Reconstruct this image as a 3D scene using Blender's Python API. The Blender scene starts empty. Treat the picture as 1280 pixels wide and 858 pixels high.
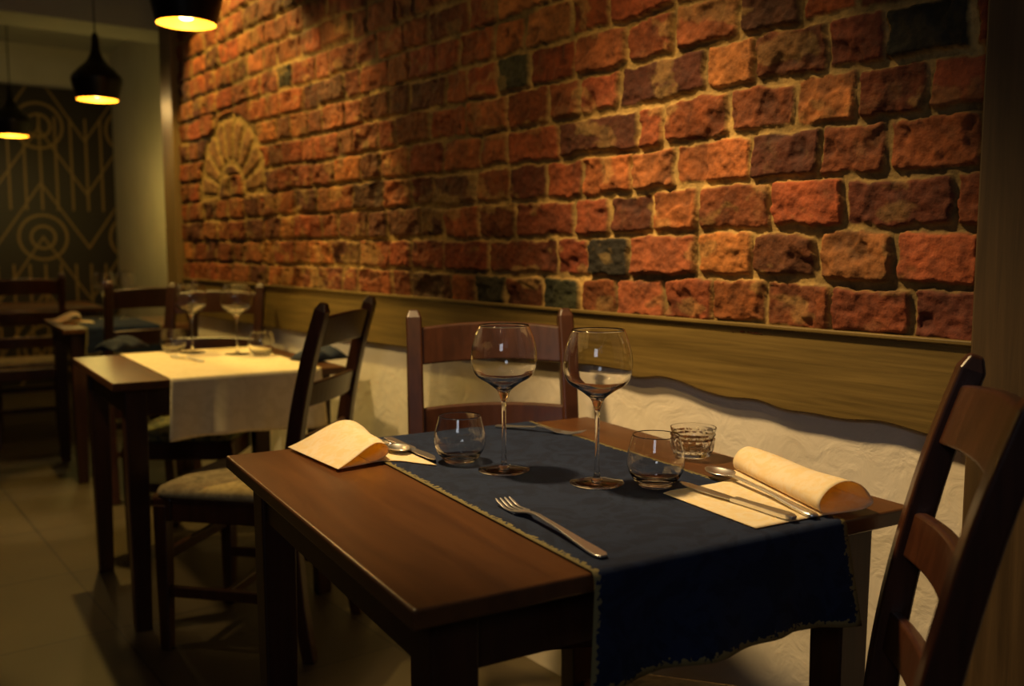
import bpy, math, random
import numpy as np
from mathutils import Vector, Matrix
random.seed(7); rng=np.random.default_rng(11)
scene=bpy.context.scene
COL=scene.collection
scene.view_settings.view_transform='Standard'
# ---------------------------------------------------------------- frame of reference
H=1.13; F_PX=1169.0; PIT=math.radians(5.86); YAW=math.radians(37.0)
cp,sp=math.cos(PIT),math.sin(PIT); cy,sy=math.cos(YAW),math.sin(YAW)
def ray(x,y):
    X=(x-640)/F_PX; Y=(429-y)/F_PX
    return X, cp+Y*sp, -sp+Y*cp
def W(lat,fwd,z=0.0):
    return Vector((lat*cy+fwd*sy, -lat*sy+fwd*cy, z))
def px(x,y,z):
    a,b,c=ray(x,y); t=(H-z)/(-c); return W(a*t,b*t,z)
D=1.53
def pw(x,y,D=D):
    a,b,c=ray(x,y); n=a*cy+b*sy; t=D/n
    return (-a*sy+b*cy)*t, H+c*t
def s_at(x,z,D=D):
    y=300
    for _ in range(6):
        a,b,c=ray(x,y); n=a*cy+b*sy; t=D/n
        Y=((z-H)/t+sp)/cp
        y=429-Y*F_PX
    a,b,c=ray(x,y); n=a*cy+b*sy; t=D/n
    return (-a*sy+b*cy)*t
def rot_of(lat,fwd):
    v=W(lat,fwd); return math.atan2(v.y,v.x)-math.pi/2
# ---------------------------------------------------------------- materials
def newmat(name):
    m=bpy.data.materials.new(name); m.use_nodes=True
    nt=m.node_tree; b=nt.nodes["Principled BSDF"]; return m,nt,b
def setp(b,**k):
    for n,v in k.items():
        n={'base':'Base Color','rough':'Roughness','metal':'Metallic','spec':'Specular IOR Level','coat':'Coat Weight','coatr':'Coat Roughness','trans':'Transmission Weight','ior':'IOR','sheen':'Sheen Weight','em':'Emission Color','ems':'Emission Strength'}[n]
        if isinstance(v,tuple) and len(v)==3: v=v+(1,)
        b.inputs[n].default_value=v
def noise_ramp(nt,scale_vec,scale,detail,stops,coord='Object',rough=.6,dist=0):
    tc=nt.nodes.new('ShaderNodeTexCoord'); mp=nt.nodes.new('ShaderNodeMapping')
    mp.inputs['Scale'].default_value=scale_vec
    nt.links.new(tc.outputs[coord],mp.inputs['Vector'])
    n=nt.nodes.new('ShaderNodeTexNoise'); n.inputs['Scale'].default_value=scale; n.inputs['Detail'].default_value=detail
    n.inputs['Roughness'].default_value=rough; n.inputs['Distortion'].default_value=dist
    nt.links.new(mp.outputs[0],n.inputs['Vector'])
    r=nt.nodes.new('ShaderNodeValToRGB'); nt.links.new(n.outputs[0],r.inputs[0])
    e=r.color_ramp.elements
    e[0].position=stops[0][0]; e[0].color=stops[0][1]+(1,)
    e[1].position=stops[-1][0]; e[1].color=stops[-1][1]+(1,)
    for p,c in stops[1:-1]:
        q=e.new(p); q.color=c+(1,)
    return n,r,mp
def bump(nt,b,src,strength,dist):
    bp=nt.nodes.new('ShaderNodeBump'); bp.inputs['Strength'].default_value=strength; bp.inputs['Distance'].default_value=dist
    nt.links.new(src,bp.inputs['Height']); nt.links.new(bp.outputs[0],b.inputs['Normal']); return bp
def wood(name,c1,c2,rough,vec=(30,2,30),scale=2.0,coat=0.0,bs=.1):
    m,nt,b=newmat(name)
    n,r,_=noise_ramp(nt,vec,scale,6,[(.3,c1),(.7,c2)],dist=.6)
    nt.links.new(r.outputs[0],b.inputs['Base Color']); setp(b,rough=rough,coat=coat,coatr=.3)
    bump(nt,b,n.outputs[0],bs,.002); return m
M={}
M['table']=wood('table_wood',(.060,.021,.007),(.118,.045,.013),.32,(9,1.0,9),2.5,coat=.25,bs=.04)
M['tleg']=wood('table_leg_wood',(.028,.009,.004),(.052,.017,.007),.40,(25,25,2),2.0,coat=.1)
M['chair']=wood('chair_wood',(.032,.010,.0045),(.066,.021,.009),.36,(25,25,3),2.0,coat=.2,bs=.05)
M['rail']=wood('gilded_rail_wood',(.100,.064,.016),(.225,.148,.040),.45,(30,1.6,45),1.6,bs=.3)
M['post']=wood('gilded_post_wood',(.050,.028,.010),(.10,.058,.022),.55,(30,30,1.5),2.0,bs=.3)
M['post2']=wood('far_post_wood',(.12,.075,.025),(.22,.14,.05),.5,(30,30,1.5),2.0,bs=.2)
# cushion
m,nt,b=newmat('cushion_fabric'); n,r,_=noise_ramp(nt,(1,1,1),26,3,[(.40,(.34,.25,.12)),(.55,(.48,.36,.18)),(.66,(.27,.21,.10))])
nt.links.new(r.outputs[0],b.inputs['Base Color']); setp(b,rough=.9); bump(nt,b,n.outputs[0],.2,.003); M['cushion']=m
m,nt,b=newmat('green_damask_fabric'); n,r,_=noise_ramp(nt,(1,1,1),24,3,[(.42,(.05,.06,.03)),(.52,(.22,.19,.06)),(.60,(.05,.07,.05))])
nt.links.new(r.outputs[0],b.inputs['Base Color']); setp(b,rough=.9); M['cushion2']=m
# glass
m,nt,b=newmat('clear_glass'); setp(b,base=(1,1,1),rough=0.0,trans=1.0,ior=1.45); M['glass']=m
# steel
m,nt,b=newmat('polished_steel'); setp(b,base=(.80,.80,.82),rough=.30,metal=1.0); M['steel']=m
# napkin
def paper(name,c1,c2):
    m,nt,b=newmat(name); n,r,_=noise_ramp(nt,(1,1,1),38,4,[(.44,c1),(.56,c2)],dist=1.5)
    nt.links.new(r.outputs[0],b.inputs['Base Color']); setp(b,rough=.85)
    bump(nt,b,n.outputs[0],.15,.002)
    tr=nt.nodes.new('ShaderNodeBsdfTranslucent'); tr.inputs['Color'].default_value=(.98,.68,.16,1)
    mx=nt.nodes.new('ShaderNodeMixShader'); mx.inputs[0].default_value=.36
    out=nt.nodes['Material Output']
    nt.links.new(b.outputs[0],mx.inputs[1]); nt.links.new(tr.outputs[0],mx.inputs[2]); nt.links.new(mx.outputs[0],out.inputs[0])
    return m
M['napkin']=paper('cream_napkin',(.95,.89,.70),(.92,.80,.50))
m,nt,b=newmat('navy_napkin'); setp(b,base=(.012,.020,.045),rough=.8); M['navynap']=m
# runner cloth
def cloth(name,base1,base2,edge,ew=.009):
    m,nt,b=newmat(name)
    n,r,_=noise_ramp(nt,(1,1,1),16,5,[(.44,base1),(.54,base2)],dist=2.2)
    uv=nt.nodes.new('ShaderNodeUVMap'); sx=nt.nodes.new('ShaderNodeSeparateXYZ'); nt.links.new(uv.outputs[0],sx.inputs[0])
    nz=nt.nodes.new('ShaderNodeTexNoise'); nz.inputs['Scale'].default_value=150; nz.inputs['Detail'].default_value=4
    tc=nt.nodes.new('ShaderNodeTexCoord'); nt.links.new(tc.outputs['Object'],nz.inputs['Vector'])
    ad=nt.nodes.new('ShaderNodeMath'); ad.operation='MULTIPLY_ADD'; ad.inputs[1].default_value=.030; ad.inputs[2].default_value=-.015
    nt.links.new(nz.outputs[0],ad.inputs[0])
    sm=nt.nodes.new('ShaderNodeMath'); sm.operation='ADD'; nt.links.new(sx.outputs[0],sm.inputs[0]); nt.links.new(ad.outputs[0],sm.inputs[1])
    lt=nt.nodes.new('ShaderNodeMath'); lt.operation='LESS_THAN'; lt.inputs[1].default_value=ew; nt.links.new(sm.outputs[0],lt.inputs[0])
    mx=nt.nodes.new('ShaderNodeMix'); mx.data_type='RGBA'; nt.links.new(lt.outputs[0],mx.inputs[0])
    nt.links.new(r.outputs[0],mx.inputs[6]); mx.inputs[7].default_value=edge+(1,)
    nt.links.new(mx.outputs[2],b.inputs['Base Color']); setp(b,rough=.8,spec=.2)
    wv=nt.nodes.new('ShaderNodeTexNoise'); wv.inputs['Scale'].default_value=500; nt.links.new(tc.outputs['Object'],wv.inputs['Vector'])
    bump(nt,b,wv.outputs[0],.25,.001)
    return m
M['navy']=cloth('navy_damask',(.0055,.0105,.032),(.0090,.0170,.047),(.19,.155,.065),.007)
M['cream']=cloth('cream_cloth',(.80,.66,.38),(.86,.72,.44),(.55,.42,.22),.0)
# lamp
m,nt,b=newmat('black_metal'); setp(b,base=(.012,.010,.008),rough=.35,metal=.6); M['black']=m
m,nt,b=newmat('brass_lit_inside'); setp(b,base=(.95,.62,.12),rough=.35,metal=.8,em=(1,.62,.06),ems=.9); M['brass']=m  # emission stands in for bulb light falling on the brass lining
m,nt,b=newmat('bulb_glow'); setp(b,base=(1,.8,.4),em=(1,.80,.28),ems=6.0); M['bulb']=m
# brick wall
m,nt,b=newmat('old_brick'); at=nt.nodes.new('ShaderNodeAttribute'); at.attribute_name='bcol'
n,r,_=noise_ramp(nt,(1,1,1),38,8,[(.30,(.40,.40,.42)),(.5,(1,1,1)),(.72,(1.5,1.4,1.25))],rough=.7)
mx=nt.nodes.new('ShaderNodeMix'); mx.data_type='RGBA'; mx.blend_type='MULTIPLY'; mx.inputs[0].default_value=.85
nt.links.new(at.outputs['Color'],mx.inputs[6]); nt.links.new(r.outputs[0],mx.inputs[7])
n2,r2,_=noise_ramp(nt,(1,1,1),9,6,[(.58,(0,0,0)),(.76,(.3,.3,.3))],rough=.7)
mx2=nt.nodes.new('ShaderNodeMix'); mx2.data_type='RGBA'; nt.links.new(r2.outputs[0],mx2.inputs[0])
nt.links.new(mx.outputs[2],mx2.inputs[6]); mx2.inputs[7].default_value=(.28,.17,.07,1)
nt.links.new(mx2.outputs[2],b.inputs['Base Color']); setp(b,rough=.82,spec=.3)
n3=nt.nodes.new('ShaderNodeTexNoise'); n3.inputs['Scale'].default_value=120; n3.inputs['Detail'].default_value=6
tc=nt.nodes.new('ShaderNodeTexCoord'); nt.links.new(tc.outputs['Object'],n3.inputs['Vector'])
bump(nt,b,n3.outputs[0],.6,.0035); M['brick']=m
def plaster(name,c1,c2,sc=5,bs=.35):
    m,nt,b=newmat(name); n,r,_=noise_ramp(nt,(1,1,1),sc,8,[(.35,c1),(.65,c2)])
    nt.links.new(r.outputs[0],b.inputs['Base Color']); setp(b,rough=.8)
    n3=nt.nodes.new('ShaderNodeTexNoise'); n3.inputs['Scale'].default_value=14; n3.inputs['Detail'].default_value=5; n3.inputs['Distortion'].default_value=1.5
    tc=nt.nodes.new('ShaderNodeTexCoord'); nt.links.new(tc.outputs['Object'],n3.inputs['Vector'])
    bump(nt,b,n3.outputs[0],bs,.008); return m
M['plaster']=plaster('white_plaster',(.76,.67,.54),(.88,.79,.66),4,.4)
M['paint']=plaster('cream_paint',(.52,.47,.33),(.58,.53,.38),3,.1)
M['ceil']=plaster('ceiling_paint',(.40,.38,.35),(.46,.44,.40),3,.05)
M['dark']=plaster('dark_paint',(.06,.045,.03),(.09,.07,.045),3,.05)
# floor tile
m,nt,b=newmat('floor_tile'); tc=nt.nodes.new('ShaderNodeTexCoord')
br=nt.nodes.new('ShaderNodeTexBrick'); br.offset=0; br.inputs['Scale'].default_value=1.0
br.inputs['Brick Width'].default_value=.6; br.inputs['Row Height'].default_value=.6; br.inputs['Mortar Size'].default_value=.004
br.inputs['Color1'].default_value=(.10,.072,.036,1); br.inputs['Color2'].default_value=(.078,.055,.028,1); br.inputs['Mortar'].default_value=(.03,.022,.016,1)
nt.links.new(tc.outputs['Object'],br.inputs['Vector'])
n=nt.nodes.new('ShaderNodeTexNoise'); n.inputs['Scale'].default_value=4; n.inputs['Detail'].default_value=6; nt.links.new(tc.outputs['Object'],n.inputs['Vector'])
mx=nt.nodes.new('ShaderNodeMix'); mx.data_type='RGBA'; mx.blend_type='MULTIPLY'; mx.inputs[0].default_value=.5
nt.links.new(br.outputs[0],mx.inputs[6]); nt.links.new(n.outputs[0],mx.inputs[7]); nt.links.new(mx.outputs[2],b.inputs['Base Color'])
setp(b,rough=.5); M['floor']=m
# far art-deco wall
m,nt,b=newmat('art_deco_wallpaper'); tc=nt.nodes.new('ShaderNodeTexCoord'); sx=nt.nodes.new('ShaderNodeSeparateXYZ'); nt.links.new(tc.outputs['Object'],sx.inputs[0])
def mth(op,a,bv=None,c=None):
    q=nt.nodes.new('ShaderNodeMath'); q.operation=op
    for i,v in enumerate((a,bv,c)):
        if v is None: continue
        if isinstance(v,(int,float)): q.inputs[i].default_value=v
        else: nt.links.new(v,q.inputs[i])
    return q.outputs[0]
def line(val,period,width):
    f=mth('PINGPONG',val,period/2); return mth('LESS_THAN',f,width)
xx=sx.outputs[0]; zz_=sx.outputs[2]
fx=mth('PINGPONG',xx,.35)
v1=line(xx,.117,.009); v1=mth('MULTIPLY',v1,mth('GREATER_THAN',mth('PINGPONG',zz_,.6),.22))
d1=mth('LESS_THAN',mth('PINGPONG',mth('ADD',zz_,mth('MULTIPLY',fx,1.5)),.22),.014)
rad=mth('SQRT',mth('ADD',mth('POWER',fx,2.0),mth('POWER',mth('PINGPONG',zz_,.45),2.0)))
d2=mth('MULTIPLY',mth('LESS_THAN',mth('PINGPONG',rad,.045),.011),mth('LESS_THAN',rad,.2))
tot=mth('MAXIMUM',mth('MAXIMUM',v1,d1),d2)
mx=nt.nodes.new('ShaderNodeMix'); mx.data_type='RGBA'; nt.links.new(tot,mx.inputs[0]); mx.inputs[6].default_value=(.020,.013,.006,1); mx.inputs[7].default_value=(.26,.165,.05,1)
nt.links.new(mx.outputs[2],b.inputs['Base Color']); setp(b,rough=.5); M['deco']=m
# ---------------------------------------------------------------- mesh helpers
def mk(name,verts,faces,mat,parent=None,smooth=False,bevel=0,loc=None,rot=0,subsurf=0,segs=2):
    me=bpy.data.meshes.new(name); me.from_pydata([tuple(v) for v in verts],[],faces); me.validate(); me.update()
    import bmesh
    bm=bmesh.new(); bm.from_mesh(me); bmesh.ops.recalc_face_normals(bm,faces=bm.faces); bm.to_mesh(me); bm.free()
    if mat: me.materials.append(mat)
    o=bpy.data.objects.new(name,me); COL.objects.link(o)
    if smooth:
        for p in me.polygons: p.use_smooth=True
    if bevel:
        md=o.modifiers.new('bevel','BEVEL'); md.width=bevel; md.segments=segs; md.limit_method='ANGLE'; md.angle_limit=math.radians(40)
    if subsurf:
        md=o.modifiers.new('sub','SUBSURF'); md.levels=subsurf; md.render_levels=subsurf
    if parent: o.parent=parent
    if loc is not None: o.location=loc
    o.rotation_euler=(0,0,rot)
    return o
class G:
    def __init__(s): s.v=[]; s.f=[]
    def add(s,v,f):
        k=len(s.v); s.v+=[tuple(a) for a in v]; s.f+=[tuple(i+k for i in q) for q in f]
    def box(s,x0,x1,y0,y1,z0,z1):
        s.add([(x0,y0,z0),(x1,y0,z0),(x1,y1,z0),(x0,y1,z0),(x0,y0,z1),(x1,y0,z1),(x1,y1,z1),(x0,y1,z1)],
              [(0,3,2,1),(4,5,6,7),(0,1,5,4),(1,2,6,5),(2,3,7,6),(3,0,4,7)])
    def sweep(s,pts,ws,ts,side=(1,0,0)):
        side=Vector(side); n=len(pts); P=[Vector(p) for p in pts]; v=[]
        for i in range(n):
            d=(P[min(i+1,n-1)]-P[max(i-1,0)]).normalized(); nn=side.cross(d).normalized()
            w=ws[i] if isinstance(ws,(list,tuple)) else ws; t=ts[i] if isinstance(ts,(list,tuple)) else ts
            for a,c in((-1,-1),(1,-1),(1,1),(-1,1)): v.append(P[i]+side*(a*w/2)+nn*(c*t/2))
        f=[]
        for i in range(n-1):
            for k in range(4):
                k2=(k+1)%4; f.append((i*4+k,i*4+k2,(i+1)*4+k2,(i+1)*4+k))
        f.append((0,1,2,3)); f.append(tuple((n-1)*4+k for k in (3,2,1,0)))
        s.add(v,f)
def lathe(name,prof,mat,parent=None,seg=56,closed=False,loc=None,mod=None,smooth=True):
    v=[];f=[];n=len(prof); rings=[]
    for (r,z) in prof:
        if r<1e-6: rings.append([len(v)]); v.append((0,0,z))
        else:
            ring=[]
            for k in range(seg):
                a=2*math.pi*k/seg; rr=r*(mod(a,r,z) if mod else 1)
                ring.append(len(v)); v.append((rr*math.cos(a),rr*math.sin(a),z))
            rings.append(ring)
    m=n if closed else n-1
    for i in range(m):
        A=rings[i]; B=rings[(i+1)%n]
        for k in range(seg):
            k2=(k+1)%seg
            if len(A)==1 and len(B)==1: break
            if len(A)==1: f.append((A[0],B[k],B[k2]))
            elif len(B)==1: f.append((A[k],B[0],A[k2]))
            else: f.append((A[k],B[k],B[k2],A[k2]))
    return mk(name,v,f,mat,parent,smooth=smooth,loc=loc)
def smoothprof(P,n=5):
    out=[]
    for i in range(len(P)-1):
        p0=P[max(i-1,0)];p1=P[i];p2=P[i+1];p3=P[min(i+2,len(P)-1)]
        for k in range(n):
            t=k/n
            q=[.5*((2*p1[j])+(-p0[j]+p2[j])*t+(2*p0[j]-5*p1[j]+4*p2[j]-p3[j])*t*t+(-p0[j]+3*p1[j]-3*p2[j]+p3[j])*t**3) for j in range(2)]
            out.append((max(q[0],0),q[1]))
    out.append(P[-1]); return out
def empty(name,label,cat,loc=(0,0,0),rot=0,group=None):
    o=bpy.data.objects.new(name,None); o.empty_display_size=.1; COL.objects.link(o); o.location=loc; o.rotation_euler=(0,0,rot)
    o['label']=label; o['category']=cat
    if group: o['group']=group
    return o
def tag(o,label,cat,group=None):
    o['label']=label; o['category']=cat
    if group: o['group']=group
    return o
def dup(root,loc,rot,label=None,rotx=None):
    c=root.copy(); COL.objects.link(c); c.location=loc; c.rotation_euler=(0,0,rot)
    if label: c['label']=label
    def rec(a,b):
        for ch in a.children:
            k=ch.copy(); COL.objects.link(k); k.parent=b; rec(ch,k)
    rec(root,c); return c
def struct(o): o['kind']='structure'; return o
# ---------------------------------------------------------------- room shell
CEIL=2.75; X0=-3.2; X1=2.15; Y0=-1.6; Y1=8.5; SE=4.73; SR=.747
def boxo(name,x0,x1,y0,y1,z0,z1,mat,bev=0):
    cx,cyy,cz=(x0+x1)/2,(y0+y1)/2,(z0+z1)/2
    g=G(); g.box(x0-cx,x1-cx,y0-cyy,y1-cyy,z0-cz,z1-cz); return struct(mk(name,g.v,g.f,mat,bevel=bev,loc=(cx,cyy,cz)))
boxo('floor',X0-.1,X1+.1,Y0-.1,Y1+.1,-.1,0,M['floor'])
boxo('ceiling',X0-.1,X1+.1,Y0-.1,Y1+.1,CEIL,CEIL+.1,M['ceil'])
boxo('wall_right',D,X1,Y0,SE+.17,0,CEIL,M['plaster'])
boxo('wall_recess',X1,X1+.1,Y0,Y1,0,CEIL,M['paint'])
boxo('wall_far',X0,X1,Y1,Y1+.1,0,CEIL,M['paint'])
g=boxo('wall_far_panel',X0,X1-.0,Y1-.03,Y1,0,2.42,M['deco'])
boxo('wall_left',X0-.1,X0,Y0,Y1,0,CEIL,M['dark'])
boxo('wall_back',X0,X1,Y0-.1,Y0,0,CEIL,M['dark'])
boxo('trim_2',D-.05,D,SR-.13,SR,0,CEIL,M['post'],.004)
boxo('trim_3',D-.05,D,SE,SE+.17,0,CEIL,M['post2'],.004)
boxo('trim_4',X0,X1,6.4,6.8,CEIL-.22,CEIL,M['ceil'])
# rail with wavy lower edge
wp=[(1236,553),(1200,556),(1150,543),(1100,527),(1050,526),(1010,517),(975,514),(945,500),(905,498),(870,488),(850,478),(820,470),(795,474),(770,466),(735,458),(600,446),(480,431),(400,420)]
sz=sorted([pw(x,y,D-.03) for x,y in wp])
S_=np.array([a for a,b in sz]); Z_=np.array([b for a,b in sz])
ns=260; sv=np.linspace(SR,SE,ns)
RT=.5*(pw(1237,428,D-.03)[1]+pw(355,358,D-.03)[1])
zb=np.interp(sv,S_,Z_); k=np.array([1,2,3,2,1])/9; zb[2:-2]=np.convolve(zb,k,'valid')
v=[];f=[]
for i in range(ns):
    for (xx_,z) in((D-.001,zb[i]),(D-.022,zb[i]),(D-.022,RT-.010),(D-.030,RT-.008),(D-.030,RT),(D-.001,RT)): v.append((xx_,sv[i],z))
for i in range(ns-1):
    for k_ in range(6):
        k2=(k_+1)%6; f.append((i*6+k_,(i+1)*6+k_,(i+1)*6+k2,i*6+k2))
f.append((0,1,2,3,4,5)); f.append(tuple((ns-1)*6+q for q in(5,4,3,2,1,0)))
struct(mk('trim_1',v,f,M['rail'],bevel=.002))
# ---------------------------------------------------------------- brick relief
def vnoise(x,y,seed):
    xi=np.floor(x).astype(np.int64); yi=np.floor(y).astype(np.int64); xf=x-xi; yf=y-yi
    def h(a,b):
        q=(a*374761393+b*668265263+seed*974634777)&0x7fffffff
        q=((q^(q>>13))*1274126177)&0x7fffffff; q=(q^(q>>16))&0xffff
        return q/65535.0
    u=xf*xf*(3-2*xf); w=yf*yf*(3-2*yf)
    return (h(xi,yi)*(1-u)+h(xi+1,yi)*u)*(1-w)+(h(xi,yi+1)*(1-u)+h(xi+1,yi+1)*u)*w
def fbm(x,y,seed,o=4):
    t=0;a=.5;s=0
    for i in range(o):
        t=t+a*vnoise(x*2**i,y*2**i,seed+i*17); s+=a; a*=.5
    return t/s-.5
z0c=pw(1190,395)[1]; z5c=pw(1165,36)[1]; pitch=(z5c-z0c)/5; zb0=z0c-pitch/2
sl=[SR-.01]
while sl[-1]<SE+.01:
    s=sl[-1]; sl.append(s+.0032+max(0,(s-1.2))*.0016)
ss=np.array(sl)
zlo=RT-.02; zl=[zlo]
while zl[-1]<CEIL:
    z=zl[-1]; zl.append(z+(.0036 if z<1.8 else .007))
zl[-1]=CEIL; zz=np.array(zl)
SS,ZZ=np.meshgrid(ss,zz,indexing='ij')
wS=SS+.014*fbm(SS*20,ZZ*20,3,3)+.006*fbm(SS*70,ZZ*70,5,2)
wZ=ZZ+.014*fbm(SS*14,ZZ*14,9,3)+.02*fbm(SS*1.6,ZZ*1.0,21,2)+.006*fbm(SS*70,ZZ*70,6,2)
R=np.floor((wZ-zb0)/pitch).astype(int); V=(wZ-zb0)-R*pitch
known={
0:[(600,637,1),(637,684,0),(684,731,1),(731,777,0),(777,836,0),(836,898,0),(898,962,0),(962,1043,0),(1043,1145,0),(1145,1240,3)],
1:[(560,617,0),(617,701,0),(701,741,0),(741,791,1),(791,877,2),(877,947,2),(947,1026,0),(1026,1121,2),(1121,1234,0)],
2:[(560,606,0),(606,650,0),(650,723,0),(723,768,0),(768,821,3),(821,878,2),(878,970,0),(970,1060,0),(1060,1197,3),(1197,1262,0)],
3:[(600,645,0),(645,688,3),(688,733,0),(733,796,2),(796,850,2),(850,945,2),(945,1030,3),(1030,1113,0),(1113,1234,0)],
4:[(560,605,0),(605,640,0),(640,705,0),(705,803,3),(803,837,0),(837,916,0),(916,999,0),(999,1077,2),(1077,1166,0),(1166,1262,0)],
5:[(640,690,0),(690,730,0),(730,780,0),(780,888,3),(888,950,2),(950,1040,0),(1040,1114,0),(1114,1224,1),(1224,1262,0)],
6:[(590,628,0),(628,668,1),(668,725,0),(725,790,2),(790,850,0),(850,930,0),(930,1010,3),(1010,1080,0)]}
Rn=R.max()+1
Hh=np.zeros_like(SS); CR=np.zeros(SS.shape+(3,)); 
mort=np.array([.26,.165,.052])
pal={0:(.20,.052,.016),1:(.028,.024,.012),2:(.27,.086,.025),3:(.100,.029,.012)}
for r in range(R.min(),Rn):
    bounds=[]; 
    if r in known:
        zc=zb0+(r+.5)*pitch
        for a,b_,t in known[r]:
            bounds.append((s_at(b_,zc),s_at(a,zc),t))
        bounds.sort()
    smax=bounds[-1][1] if bounds else SR-.2+random.uniform(-.1,.1)
    smin=bounds[0][0] if bounds else smax
    s=smin
    while s>SR-.05:
        l=random.choice([.12,.20]); bounds.insert(0,(s-l,s,0)); s-=l
    s=smax; kk=r%2
    while s<SE+.3:
        kk+=1; l=(.125 if (kk%2 and random.random()<.8) else random.uniform(.18,.22))*random.uniform(.88,1.1)
        q=random.random(); t=0 if q<.62 else 2 if q<.76 else 3 if q<.985 else 1
        bounds.append((s,s+l,t)); s+=l
    edges=np.array([b_[0] for b_ in bounds]+[bounds[-1][1]])
    mask=(R==r); sw=wS[mask]; idx=np.clip(np.searchsorted(edges,sw)-1,0,len(bounds)-1)
    nb=len(bounds)
    base=np.array([pal[b_[2]] for b_ in bounds])
    jit=rng.uniform(.60,1.25,(nb,1))*np.clip(1+rng.normal(0,.07,(nb,3)),.8,1.2)
    colr=base*jit
    dep=rng.uniform(.009,.017,nb); tx=rng.uniform(-.04,.04,nb); tz=rng.uniform(-.07,.07,nb)
    ins=rng.uniform(.003,.007,nb); insz=rng.uniform(.003,.0075,nb); insz2=rng.uniform(.003,.0075,nb)
    e0=edges[idx]; e1=edges[idx+1]
    ds=np.minimum(sw-e0,e1-sw)-ins[idx]
    v_=V[mask]; dz=np.minimum(v_-insz[idx],pitch-v_-insz2[idx])
    k=.006
    hh=np.clip(.5+.5*(dz-ds)/k,0,1); d_=dz*(1-hh)+ds*hh-k*hh*(1-hh)
    S1=SS[mask];Z1=ZZ[mask]
    d_=d_+.010*fbm(S1*34,Z1*34,40+r,3)
    mk_=np.clip(d_/.0050,0,1); mk_=mk_*mk_*(3-2*mk_)
    top=dep[idx]+tx[idx]*(sw-(e0+e1)/2)+tz[idx]*(v_-pitch/2)+.010*fbm(S1*22,Z1*22,70,4)+.007*fbm(S1*80,Z1*80,75,3)
    ch=np.clip((fbm(S1*13,Z1*13,90,3)-.10)/.08,0,1); top-=.007*ch
    mo=.005*fbm(S1*30,Z1*30,55,4)+.006*fbm(S1*7,Z1*7,56,2)+.001
    Hh[mask]=mo*(1-mk_)+np.maximum(top,.001)*mk_
    sm=np.clip((fbm(S1*11,Z1*16,93,4)-.13)/.05,0,1)*.4
    mc_k=np.clip(mk_*(1-sm),0,1)
    mm=mc_k[:,None]; mc=mort[None,:]*(1+1.2*fbm(S1*18,Z1*18,61,4))[:,None]*(1+1.6*fbm(S1*4,Z1*4,63,2))[:,None]
    cc=colr[idx]*(1+1.1*fbm(S1*20,Z1*20,62,4))[:,None]*(1-.35*ch)[:,None]
    CR[mask]=mc*(1-mm)+cc*mm
# fan-shaped arch of radially laid bricks
ca=pw(292,243); sa=pw(252,200)[0]-ca[0]; Ra=abs(sa)*1.0; Rh=pw(292,140)[1]-ca[1]
dx=(SS-ca[0])/Ra; dzz=(ZZ-ca[1])/Rh
rr=np.sqrt(dx**2+dzz**2)+.06*fbm(SS*12,ZZ*12,91,3); an=np.arctan2(dzz,dx)+.08*fbm(SS*10,ZZ*10,92,3)
inA=(rr<1.0)&(rr>.36)&(ZZ>ca[1]-.02)
nseg=9; fr=(an/math.pi*nseg)%1.0; dd=np.minimum(fr,1-fr)
mk_=np.clip((dd-.14)/.08,0,1)*np.clip((.93-rr)/.05,0,1)*np.clip((rr-.42)/.05,0,1)
Hh=np.where(inA,.008*mk_+.010*fbm(SS*30,ZZ*30,77,3),Hh)
ac=np.array([.21,.100,.036])[None,None,:]*(1+.9*fbm(SS*20,ZZ*20,66,4))[...,None]
mcA=mort[None,None,:]*(1.05+.5*fbm(SS*20,ZZ*20,67,4))[...,None]
CR=np.where(inA[...,None],mcA*(1-mk_[...,None])+ac*mk_[...,None],CR)
CR=np.clip(CR,.004,.9)
ni,nj=SS.shape
co=np.stack([D-.006-Hh,SS,ZZ],-1).reshape(-1,3)
ii,jj=np.meshgrid(np.arange(ni-1),np.arange(nj-1),indexing='ij'); a=(ii*nj+jj).ravel()
quads=np.stack([a,a+1,a+nj+1,a+nj],-1)
me=bpy.data.meshes.new('wall_right_brick'); me.vertices.add(len(co)); me.vertices.foreach_set('co',co.ravel())
me.loops.add(quads.size); me.loops.foreach_set('vertex_index',quads.ravel().astype(np.int32))
me.polygons.add(len(quads)); me.polygons.foreach_set('loop_start',np.arange(0,quads.size,4,dtype=np.int32)); 
me.polygons.foreach_set('use_smooth',np.ones(len(quads),dtype=bool))
me.update(calc_edges=True); me.validate()
at=me.attributes.new('bcol','FLOAT_COLOR','POINT'); at.data.foreach_set('color',np.concatenate([CR.reshape(-1,3),np.ones((ni*nj,1))],1).ravel())
me.materials.append(M['brick']); wb=bpy.data.objects.new('wall_right_brick',me); COL.objects.link(wb); struct(wb)
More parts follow.
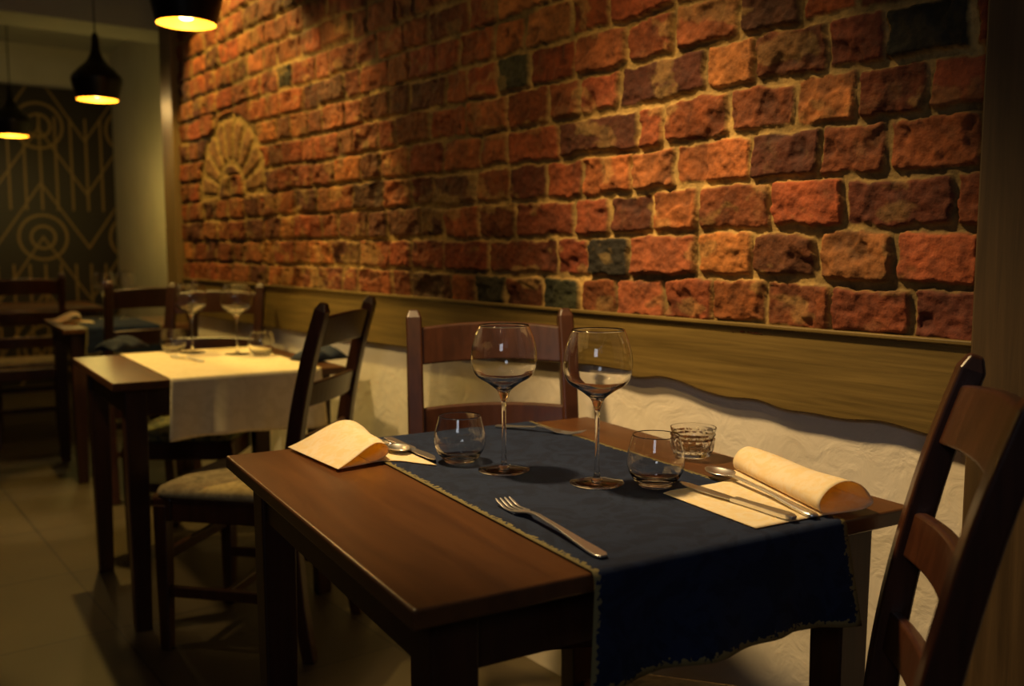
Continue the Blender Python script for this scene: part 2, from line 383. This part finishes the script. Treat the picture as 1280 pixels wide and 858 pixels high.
# ---------------------------------------------------------------- tables
TH=.75
def table(label,w,l,loc,rot,group='restaurant tables'):
    e=empty('dining_table',label,'table',loc,rot,group)
    g=G(); g.box(-w/2,w/2,-l/2,l/2,TH-.024,TH); mk('tabletop',g.v,g.f,M['table'],e,bevel=.004,segs=3)
    i=.045; g=G(); z0,z1=TH-.105,TH-.0245
    g.box(-w/2+i,w/2-i,-l/2+i,-l/2+i+.02,z0,z1); g.box(-w/2+i,w/2-i,l/2-i-.02,l/2-i,z0,z1)
    g.box(-w/2+i,-w/2+i+.02,-l/2+i+.021,l/2-i-.021,z0,z1); g.box(w/2-i-.02,w/2-i,-l/2+i+.021,l/2-i-.021,z0,z1)
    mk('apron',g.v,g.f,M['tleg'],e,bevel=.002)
    for sx_ in(-1,1):
        for sy_ in(-1,1):
            g=G(); cx=sx_*(w/2-i-.024); cyy=sy_*(l/2-i-.024)
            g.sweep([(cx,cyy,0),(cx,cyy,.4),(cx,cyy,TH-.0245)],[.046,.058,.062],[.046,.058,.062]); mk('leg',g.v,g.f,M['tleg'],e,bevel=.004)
    return e
N1=px(517,765,TH);L1=px(282,570,TH);R1=px(1140,633,TH)
l1=(L1-N1).length; w1=(R1-N1).length; c1=(L1+R1)/2; u1=(L1-N1).normalized(); rot1=math.atan2(u1.y,u1.x)-math.pi/2
T1=table('dark brown wooden dining table laid with a navy runner',w1,l1,(c1.x,c1.y,0),rot1)
def corner_table(label,N,w,l,rot):
    c=N+Matrix.Rotation(rot,3,'Z')@Vector((w/2,l/2,0)); return table(label,w,l,(c.x,c.y,0),rot),c
N2=px(140,480,TH); rot2=-math.radians(4)
T2,c2=corner_table('brown wooden dining table with a cream cloth runner',N2,.70,.74,rot2)
N3=px(78,412,TH); T3,c3=corner_table('dark wooden dining table with a navy runner',N3,.60,.72,rot2)
c4=W(-3.1,6.1); T4=table('dark wooden dining table beneath a black pendant lamp',.7,.75,(c4.x,c4.y,0),rot2)
# ---------------------------------------------------------------- runners
def runner(label,w,x0,tw,tl,mat,loc,rot,drop,seed=0,name='table_runner'):
    pts=[]; e=tl/2; r=.006; top=TH+.0028
    for i in range(14): pts.append((-e-r-.001,TH-.012-drop+ i*(drop)/13.0,1-i/13.0))
    for i in range(1,6):
        a=i/6*math.pi/2; pts.append((-e-r-.001+(r+.004)*(1-math.cos(a)),TH-.012+(.0148)*math.sin(a),0))
    n=40
    for i in range(n+1): pts.append((-e+.004+(2*e-.008)*i/n,top,0))
    for i in range(1,6):
        a=math.pi/2*(1-i/6); pts.append((e+r+.001-(r+.004)*(1-math.cos(a)),TH-.012+.0148*math.sin(a),0))
    for i in range(14): pts.append((e+r+.001,TH-.012-i*drop/13.0,i/13.0))
    nx=36; v=[];f=[]
    L=[0]
    for i in range(1,len(pts)): L.append(L[-1]+math.hypot(pts[i][0]-pts[i-1][0],pts[i][1]-pts[i-1][1]))
    for i,(y,z,hg) in enumerate(pts):
        for k in range(nx+1):
            x=x0+w*k/nx; sgn=-1 if y<0 else 1
            off=hg*(.012+.012*math.sin(x*23+seed)+.006*math.sin(x*51+seed*2))
            sag=hg*.006*math.sin(x*14+seed)
            xe=x+hg*.010*(k/nx-.5)*2
            v.append((xe,y+sgn*max(off,0),z+sag))
    for i in range(len(pts)-1):
        for k in range(nx):
            a=i*(nx+1)+k; f.append((a,a+1,a+nx+2,a+nx+1))
    me=bpy.data.meshes.new(name); me.from_pydata(v,[],f); me.update()
    ul=me.uv_layers.new(name='UVMap')
    for lp in me.loops:
        vi=lp.vertex_index; i=vi//(nx+1); k=vi%(nx+1)
        ed=min(k/nx*w,w-k/nx*w,L[i],L[-1]-L[i]); ul.data[lp.index].uv=(ed,0)
    for p in me.polygons: p.use_smooth=True
    me.materials.append(mat); o=bpy.data.objects.new(name,me); COL.objects.link(o); o.location=loc; o.rotation_euler=(0,0,rot)
    md=o.modifiers.new('s','SOLIDIFY'); md.thickness=.0018; md.offset=0
    tag(o,label,'table runner'); return o
runner('navy blue damask table runner with frayed gold edging',.425,-w1/2+.215*1.0556,w1,l1,M['navy'],(c1.x,c1.y,0),rot1,.125,1.0)
runner('cream cloth runner draped over the dining table',.46,-.35+.155,.70,.74,M['cream'],(c2.x,c2.y,0),rot2,.165,2.0)
runner('navy runner laid across the dark table',.34,-.3+.10,.60,.72,M['navy'],(c3.x,c3.y,0),rot2,.12,3.0)
# ---------------------------------------------------------------- chairs
def chair(label,loc,rot,cush):
    e=empty('dining_chair',label,'chair',loc,rot,'ladder-back dining chairs')
    CM=M['chair']
    for s in(-1,1):
        g=G(); g.sweep([(s*.178,.185,0),(s*.178,.185,.2),(s*.178,.185,.42)],[.030,.036,.040],[.030,.036,.040]); mk('leg',g.v,g.f,CM,e,bevel=.004)
    back=[(-.245,0),(-.220,.15),(-.205,.30),(-.200,.44)]
    for s in(-1,1):
        g=G(); g.sweep([(s*.178,y,z) for y,z in back],.034,[.034,.038,.042,.044]); mk('leg',g.v,g.f,CM,e,bevel=.004)
    P=[(.200,.44),(.206,.54),(.226,.68),(.262,.84),(.300,.965)]
    up=[(-a,b_) for a,b_ in smoothprof(P,4)]+[(-.306,.985)]
    def yb(z):
        zs=[b_ for a,b_ in up]; ys=[a for a,b_ in up]; return float(np.interp(z,zs,ys))
    g=G(); n=len(up)
    for s in(-1,1):
        ts=[.046-.012*i/(n-1) for i in range(n)]; ts[-1]=.018
        ws=[.036]*(n-1)+[.022]
        g.sweep([(s*.178,y,z) for y,z in up],ws,ts)
    for (za,zb_,arch) in((.862,.945,.010),(.700,.765,.006),(.560,.620,.004)):
        nx=14; v=[];f=[]
        for i in range(nx+1):
            x=-.163+.326*i/nx; q=1-(x/.163)**2; bow=-.022*q
            zt=zb_+arch*q; z_=za+arch*.6*q
            v+=[(x,yb(z_)+bow-.009,z_),(x,yb(z_)+bow+.009,z_),(x,yb(zt)+bow+.009,zt),(x,yb(zt)+bow-.009,zt)]
        for i in range(nx):
            for k in range(4):
                k2=(k+1)%4; f.append((i*4+k,i*4+k2,(i+1)*4+k2,(i+1)*4+k))
        f.append((0,1,2,3)); f.append(tuple(nx*4+q for q in(3,2,1,0))); g.add(v,f)
    mk('backrest',g.v,g.f,CM,e,bevel=.005,segs=3)
    g=G(); g.box(-.195,.195,.150,.205,.375,.440); g.box(-.160,.160,-.215,-.180,.375,.440)
    g.box(-.195,-.165,-.178,.149,.375,.440); g.box(.165,.195,-.178,.149,.375,.440); mk('seat',g.v,g.f,CM,e,bevel=.005)
    v=[];f=[]
    for lvl,(ins,z) in enumerate([(.008,.4405),(0,.452),(.006,.466),(.03,.474)]):
        for (sx_,sy_,a0) in((1,1,0),(-1,1,90),(-1,-1,180),(1,-1,270)):
            for k in range(5):
                a=math.radians(a0+k*22.5); rr_=.04
                hx=.200-ins; y1,y0_=.208-ins,-.172+ins
                cx=sx_*(hx-rr_); cyy=(y1-rr_) if sy_>0 else (y0_+rr_)
                v.append((cx+rr_*math.cos(a),cyy+rr_*math.sin(a),z))
    m_=20
    for l_ in range(3):
        for k in range(m_):
            k2=(k+1)%m_; f.append((l_*m_+k,l_*m_+k2,(l_+1)*m_+k2,(l_+1)*m_+k))
    f.append(tuple(range(m_-1,-1,-1))); c=len(v); v.append((0,.02,.482))
    for k in range(m_): f.append((3*m_+k,3*m_+(k+1)%m_,c))
    mk('cushion',v,f,cush,e,smooth=True)
    for s in(-1,1):
        g=G(); g.sweep([(s*.178,-.205,.17),(s*.178,.168,.17)],.020,.030); mk('stretcher',g.v,g.f,CM,e,bevel=.003)
    g=G(); g.sweep([(-.168,0,.17),(.168,0,.17)],.020,.026,side=(0,1,0)); mk('stretcher',g.v,g.f,CM,e,bevel=.003)
    g=G(); g.sweep([(-.162,.185,.27),(.162,.185,.27)],.020,.030,side=(0,1,0)); mk('stretcher',g.v,g.f,CM,e,bevel=.003)
    return e
ch1=chair('dark wooden ladder-back chair with tan patterned cushion, turned out',W(-.755,2.68),rot_of(-.975,.2),M['cushion'])
def chd(lat,fwd,fl,ff,label): return dup(ch1,W(lat,fwd),rot_of(fl,ff),label)
chd(-.006,1.883,.15,-.99,'dark wooden ladder-back chair tucked behind the navy-dressed table')
chd(.285,1.177,-.956,.29,'dark wooden ladder-back chair beside the plaster wall, seat under table')
c=chd(-1.19,3.47,0,-1,'reddish wooden chair with green patterned cushion at cream-dressed table')
for q in c.children:
    if q.name.startswith('cushion'): q.data=q.data.copy(); q.data.materials[0]=M['cushion2']
chd(-1.72,4.33,-.52,.85,'dark wooden ladder-back chair pushed towards the far navy-dressed table')
chd(-2.85,5.45,-.52,.85,'dark wooden ladder-back chair at the dim far table')
# ---------------------------------------------------------------- glassware
def wineglass(label,loc,group):
    e=empty('wine_glass',label,'wine glass',loc,0,group)
    out=[(0,.118),(.0045,.119),(.007,.126),(.012,.137),(.027,.149),(.044,.1595),(.0515,.170),(.0552,.186),(.0545,.206),(.049,.228),(.0415,.247)]
    inn=[(.0407,.247),(.0482,.228),(.0537,.206),(.0544,.186),(.0506,.171),(.0430,.1615),(.0258,.1515),(.0100,.142),(0,.137)]
    pr=smoothprof(out,5)+smoothprof(inn,5)
    lathe('bowl',pr,M['glass'],e,seg=72)
    st=smoothprof([(0,.0035),(.0095,.004),(.0055,.012),(.0036,.03),(.0034,.07),(.0038,.105),(.0046,.1185),(0,.1187)],4)
    lathe('stem',st,M['glass'],e,seg=24)
    lathe('foot',[(0,.0005),(.043,.0005),(.0440,.0012),(.043,.0022),(.025,.0030),(.010,.0046),(0,.0048)],M['glass'],e)
    return e
def tumbler(label,loc,group):
    e=empty('tumbler',label,'drinking glass',loc,0,group)
    out=smoothprof([(0,.0),(.022,.0),(.027,.0015),(.040,.018),(.0455,.034),(.0445,.052),(.040,.070),(.0365,.082)],5)
    inn=smoothprof([(.0357,.082),(.0392,.070),(.0437,.052),(.0445,.034),(.0385,.019),(.024,.011),(0,.008)],5)
    lathe('glass_body',out+inn,M['glass'],e,seg=72); return e
RZ=TH+.0042
wg1=wineglass('clear angular-bowled wine glass on the navy runner',px(630,588,RZ),'wine glasses')
p2=px(746,604,RZ); dup(wg1,p2,0)
tb1=tumbler('clear rounded water tumbler on the navy runner',px(575,577,RZ),'water tumblers')
dup(tb1,px(819,607,RZ),0,'clear rounded water tumbler beside the cream napkin')
e=empty('candle_holder','small cut-crystal glass candle holder on the table','candle holder',px(866,570,RZ))
md_=lambda a,r,z: 1+((.05*abs(math.sin(a*9+z*60))+.03*abs(math.sin(a*9-z*60))) if r>.0335 and .006<z<.044 else 0)
out=[(0,0),(.028,0),(.032,.003)]+[(.034+.0045*i/9,.008+.036*i/9) for i in range(10)]+[(.0405,.048),(.0412,.053)]
inn=[(.0392,.053),(.0375,.045),(.034,.030),(.030,.013),(0,.011)]
lathe('glass_cup',out+inn,M['glass'],e,seg=144,mod=lambda a,r,z: md_(a,r,z) if r>.0335 and abs(r-.0375)>1e-6 and abs(r-.034)>1e-9 else 1,smooth=False)
# ---------------------------------------------------------------- napkins
def crom(P,n=5):
    Q=[]
    for i in range(len(P)-1):
        p0=P[max(i-1,0)];p1=P[i];p2_=P[i+1];p3=P[min(i+2,len(P)-1)]
        for k in range(n):
            t=k/n; Q.append(tuple(.5*((2*p1[j])+(-p0[j]+p2_[j])*t+(2*p0[j]-5*p1[j]+4*p2_[j]-p3[j])*t*t+(-p0[j]+3*p1[j]-3*p2_[j]+p3[j])*t**3) for j in range(len(P[0]))))
    Q.append(P[-1]); return Q
nz_=RZ+.001
def napkin_rows(rowfn,label,ny=30,name='napkin'):
    rows=[crom(rowfn(i/ny),5) for i in range(ny+1)]; c=Vector((0,0,0)); n=0
    for r in rows:
        for p in r: c+=Vector(p); n+=1
    c/=n; c.z=nz_; v=[];f=[]; nq=len(rows[0])
    for r in rows:
        for p in r: v.append((p[0]-c.x,p[1]-c.y,max(p[2],.0006)))
    for i in range(ny):
        for k in range(nq-1):
            a=i*nq+k; f.append((a,a+1,a+nq+1,a+nq))
    o=mk(name,v,f,M['napkin'],smooth=True,loc=c)
    md=o.modifiers.new('s','SOLIDIFY'); md.thickness=.0008; md.offset=0
    tag(o,label,'napkin','cream paper napkins'); return o
NL,FL=px(945,662,RZ),px(826,617,RZ)
A0,A1=px(1022,647,RZ),px(915,590,RZ)
B0,B1=px(1090,638,RZ),px(955,586,RZ)
Mid=px(893,606,RZ)
def rowN2(t):
    A=A0.lerp(A1,t); B=B0.lerp(B1,t); w=B-A; hh_=.044-.006*t
    if t<.72: E=NL.lerp(FL,t/.72)
    elif t<.80: E=FL.lerp(Mid,(t-.72)/.08)
    else: E=Mid.lerp(A.lerp(B,-.02),min(1,(t-.80)/.12))
    pts=[]
    for q in(0,.33,.66): p=E.lerp(A,q); pts.append((p.x,p.y,.0006+.0002*q))
    for fx_,fz in((0.05,.001),(.45,.0012),(.8,.002),(1.0,.008),(.98,.40),(.78,.82),(.50,1.0),(.22,.86),(.04,.50),(.06,.18),(.16,.06)):
        p=A+w*fx_; z=fz*hh_ if fz>.01 else fz
        pts.append((p.x,p.y,z+ (.002*math.sin(t*7+fx_*3) if z>.01 else 0)))
    return pts
n2=napkin_rows(rowN2,'cream patterned napkin rolled over beside the cutlery')
P0,P1=px(424,591,TH),px(362,563,TH)
Q0,Q1=px(486,579,TH),px(452,556,TH)
F0,F1=px(546,583,RZ),px(500,562,RZ)
def rowN1(t):
    A=P0.lerp(P1,t); B=Q0.lerp(Q1,t); F=F0.lerp(F1,t); w=B-A; hh_=.034+.010*t
    pts=[]
    for q in(1,.6,.2): p=B.lerp(F,q); pts.append((p.x,p.y,.0008))
    for fx_,fz in((.8,.0010),(.4,.0010),(.03,.0012),(-.01,.03),(.10,.16),(.30,.44),(.52,.78),(.72,1.0),(.90,.92),(1.0,.62),(.96,.30),(.80,.12),(.62,.06)):
        p=A+w*fx_; z=fz*hh_ if fz>.005 else fz
        pts.append((p.x,p.y,z+(.0015*math.sin(t*9) if fz>.3 else 0)))
    return pts
n1=napkin_rows(rowN1,'cream napkin folded over at the table edge, curl open')
# ---------------------------------------------------------------- cutlery
def place(o,pa,pb,z,label,cat):
    d=pa-pb; c=(pa+pb)/2; o.location=(c.x,c.y,z); o.rotation_euler=(0,0,math.atan2(d.y,d.x)-math.pi/2); tag(o,label,cat)
def handle(g,L,y1,wmax=.019):
    ys=[-L/2,-L/2+.004,-L/2+.02,-L/2+.06,-L/2+.11,y1-.02,y1]
    ws=[.010,wmax*.9,wmax,wmax*.75,.009,.0075,.0085]; zs=[.003,.003,.0035,.0055,.009,.011,.009]
    Y=np.linspace(-L/2,y1,26); g.sweep([(0,y,float(np.interp(y,ys,zs))) for y in Y],[float(np.interp(y,ys,ws)) for y in Y],[.0030]*26)
def fork(L):
    g=G(); yh=L/2-.085; handle(g,L,yh)
    Y=np.linspace(yh-.002,L/2-.052,10)
    g.sweep([(0,y,float(np.interp(y,[yh,L/2-.052],[.009,.0035]))) for y in Y],[float(np.interp(y,[yh,yh+.010,yh+.022,L/2-.052],[.0085,.013,.024,.0265])) for y in Y],[.0022]*10)
    for k in range(4):
        x=(-1.5+k)*.0074; Y=np.linspace(L/2-.053,L/2,9)
        g.sweep([(x,y,float(np.interp(y,[L/2-.053,L/2-.03,L/2],[.0035,.0022,.009]))) for y in Y],[.0042]*7+[.0034,.0018],[.0022]*9)
    return mk('fork',g.v,g.f,M['steel'],smooth=False,bevel=.0007)
def knife(L):
    g=G(); yh=-L/2+.115
    Y=np.linspace(-L/2,yh,14); g.sweep([(0,y,.005) for y in Y],[.010,.017,.019,.019,.018,.017,.016,.015,.014,.013,.013,.013,.014,.015],[.004]+[.0065]*12+[.005])
    Y=np.linspace(yh,L/2,16)
    g.sweep([(float(np.interp(y,[yh,L/2-.03,L/2],[0,0,.004])),y,.0045) for y in Y],[float(np.interp(y,[yh,yh+.02,L/2-.05,L/2-.02,L/2],[.014,.018,.021,.018,.004])) for y in Y],[.0016]*16)
    return mk('knife',g.v,g.f,M['steel'],bevel=.0007)
def spoon(L):
    g=G(); yb_=L/2-.066; handle(g,L,yb_+.004)
    nu,nv=10,28; v=[(0,yb_+.033,.0022)];f=[]
    for i in range(1,nu+1):
        q=i/nu
        for k in range(nv):
            a=2*math.pi*k/nv; yy=math.sin(a)*.033*q; xx2=math.cos(a)*.0215*q*(1-.12*math.sin(a))
            v.append((xx2,yb_+.033+yy,.0022+.0085*q*q))
    for k in range(nv): f.append((0,1+k,1+(k+1)%nv))
    for i in range(nu-1):
        for k in range(nv):
            a=1+i*nv; f.append((a+k,a+nv+k,a+nv+(k+1)%nv,a+(k+1)%nv))
    n0=len(v); v2=[(x,y,z-.0014) for x,y,z in v]; f2=[tuple(reversed([j+n0 for j in q])) for q in f]
    rim=[(1+(nu-1)*nv+k) for k in range(nv)]
    f3=[(rim[k],n0+rim[k],n0+rim[(k+1)%nv],rim[(k+1)%nv]) for k in range(nv)]
    g.add(v+v2,f+f2+f3)
    return mk('spoon',g.v,g.f,M['steel'],smooth=True)
pa,pb=px(628,630,RZ),px(755,699,RZ); o=fork((pa-pb).length); place(o,pa,pb,RZ,'stainless steel fork lying on the navy runner','fork')
pa,pb=px(730,545,RZ),px(650,537,RZ); L=.20; d=(pa-pb).normalized(); o=fork(L); place(o,pa,pa-d*L,RZ,'stainless steel fork at the rear of the navy runner','fork')
nzt=nz_+.0012
pa,pb=px(848,608,RZ),px(993,654,RZ); o=knife((pa-pb).length); place(o,pa,pb,nzt,'steel table knife resting on the cream napkin','knife')
pa,pb=px(886,592,RZ),px(1019,650,RZ); o=spoon((pa-pb).length); place(o,pa,pb,nzt,'steel spoon beside the rolled cream napkin','spoon')
pa,pb=px(546,579,RZ),px(476,550,RZ); L=.21; d=(pa-pb).normalized(); o=knife(L); place(o,pa,pa-d*L,nzt,'steel table knife at the edge of the cream napkin','knife')
pa,pb=px(508,571,RZ),px(465,553,RZ); L=.20; d=(pa-pb).normalized(); o=spoon(L); place(o,pa,pa-d*L,nzt,'steel spoon tucked against the cream napkin fold','spoon')
# ---------------------------------------------------------------- far tables settings
dup(wg1,px(241,441,RZ),0,'clear wine glass on the cream runner'); dup(wg1,px(297,443,RZ),0,'clear wine glass on the cream runner')
dup(tb1,px(217,440,RZ),0,'clear water tumbler on the cream runner'); dup(tb1,px(327,444,RZ),0,'clear water tumbler on the cream runner')
dup(wg1,px(131,398,RZ),0,'clear wine glass on the far navy runner'); dup(wg1,px(159,398,RZ),0,'clear wine glass on the far navy runner')
def lump(label,loc,rot):
    v=[];f=[];nx,ny=16,12
    for i in range(nx+1):
        for k in range(ny+1):
            a=i/nx*2-1;b=k/ny*2-1; q=max(0,1-a*a)*max(0,1-b*b)
            v.append((a*.085,b*.06,.001+.05*q**.5*(.75+.25*math.sin(a*7+b*3))))
    for i in range(nx):
        for k in range(ny):
            q=i*(ny+1)+k; f.append((q,q+1,q+ny+2,q+ny+1))
    n0=len(v); v.append((0,0,.0005))
    ring=[k for k in range(ny+1)]+[i*(ny+1)+ny for i in range(1,nx+1)]+[nx*(ny+1)+k for k in range(ny-1,-1,-1)]+[i*(ny+1) for i in range(nx-1,0,-1)]
    for j in range(len(ring)): f.append((ring[j],ring[(j+1)%len(ring)],n0))
    return tag(mk('cloth_napkin',v,f,M['navynap'],smooth=True,loc=loc,rot=rot),label,'napkin','folded navy cloth napkins')
lump('dark navy cloth napkin folded at the table end',px(153,436,TH+.001),.4)
lump('dark navy cloth napkin on the cream runner',px(400,449,RZ),.2)
pa=px(215,447,RZ); dv=Vector((.2,-1,0)).normalized(); o=fork(.2); place(o,pa,pa+dv*.2,RZ,'steel fork on the cream runner','fork')
n3=n1.copy(); COL.objects.link(n3); q=c3+Matrix.Rotation(rot2,3,'Z')@Vector((-.20,.05,0)); n3.location=(q.x,q.y,nz_); n3['label']='cream folded napkin on the far table'
# ---------------------------------------------------------------- pendant lamps
def pendant(label,loc):
    e=empty('pendant_lamp',label,'pendant lamp',loc,0,'black pendant lamps')
    out=smoothprof([(.018,.30),(.020,.27),(.026,.235),(.045,.195),(.085,.155),(.116,.120),(.123,.100),(.119,.075),(.100,.0)],6)
    lathe('lamp_shade',out+[(.0975,.0)],M['black'],e,seg=64)
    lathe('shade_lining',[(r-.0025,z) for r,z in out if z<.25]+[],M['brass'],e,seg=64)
    lathe('bulb',smoothprof([(0,.012),(.022,.018),(.036,.042),(.032,.070),(.016,.10),(.014,.13),(0,.131)],5),M['bulb'],e,seg=24)
    lathe('cap',[(0,.335),(.010,.334),(.016,.320),(.0185,.2995),(0,.299)],M['black'],e,seg=24)
    top=CEIL-loc.z
    lathe('cord',[(0,top-.02),(.0035,top-.02),(.0035,.334),(0,.334)],M['black'],e,seg=10)
    lathe('canopy',[(0,top),(.05,top),(.05,top-.022),(.01,top-.028),(0,top-.028)],M['black'],e,seg=32)
    return e
def lampos(x,y,t):
    a,b_,c=ray(x,y); return W(a*t,b_*t,H+c*t)
lp=[lampos(233,30,3.2),lampos(122,125,4.8),lampos(15,170,6.3)]
p1=pendant('black metal pendant lamp glowing yellow inside',lp[0])
for q in lp[1:]: dup(p1,q,0)
# ---------------------------------------------------------------- lights
def light(kind,name,loc,energy,color,target=None,size=.05,angle=None,blend=.5):
    d=bpy.data.lights.new(name,kind); d.energy=energy; d.color=color
    if kind=='AREA': d.size=size
    else: d.shadow_soft_size=size
    if kind=='SPOT': d.spot_size=math.radians(angle); d.spot_blend=blend
    o=bpy.data.objects.new(name,d); COL.objects.link(o); o.location=loc
    if target is not None: o.rotation_euler=(Vector(target)-Vector(loc)).to_track_quat('-Z','Y').to_euler()
    return o
for i,q in enumerate(lp):
    light('POINT','lamp_light',(q.x,q.y,q.z-.01),6,(1,.64,.22),size=.04)
light('SPOT','table_spot',(.66,1.75,2.6),245,(1,.68,.30),(c1.x+.30,c1.y+.08,.75),.09,52,.8)
light('SPOT','wall_spot',(.15,.9,2.65),50,(1,.63,.20),(D,1.80,1.30),.05,48,1.0)
light('SPOT','wall_spot',(.95,4.15,2.70),125,(1,.66,.16),(D,3.9,1.2),.03,78,.15)
light('SPOT','wall_spot',(1.0,3.0,2.70),65,(1,.70,.20),(D,2.95,.9),.03,34,.5)
light('SPOT','table_spot',(-.1,3.0,2.6),105,(1,.70,.28),(c2.x+.05,c2.y-.1,.75),.06,34,.6)
light('SPOT','aisle_spot',(.1,4.1,2.65),90,(1,.72,.30),px(75,640,0),.05,20,.4)
light('POINT','recess_fill',(1.6,7.0,1.5),5,(1,.74,.18),size=.1)  # added fill without a fixture, brightens the recess wall
light('AREA','ceiling_fill',(-1.5,6.0,2.1),4,(1,.88,.75),(-1.5,6.6,3),.8)  # added upward fill in mid-air, lifts the far ceiling
w=bpy.data.worlds.new('world'); scene.world=w; w.use_nodes=True
w.node_tree.nodes['Background'].inputs[0].default_value=(.5,.6,.8,1); w.node_tree.nodes['Background'].inputs[1].default_value=.02
light('AREA','window_glow',(-1.2,-.8,2.0),5,(.80,.87,1),(0.8,1.6,.6),.6)
# ---------------------------------------------------------------- camera
cd=bpy.data.cameras.new('camera'); cam=bpy.data.objects.new('camera',cd); COL.objects.link(cam)
cam.location=(0,0,H); cam.rotation_euler=(math.pi/2-PIT,0,-YAW); cd.sensor_width=36; cd.lens=F_PX/1280*36; cd.clip_start=.02
cd.dof.use_dof=True; cd.dof.focus_distance=1.5; cd.dof.aperture_fstop=3.2
scene.camera=cam
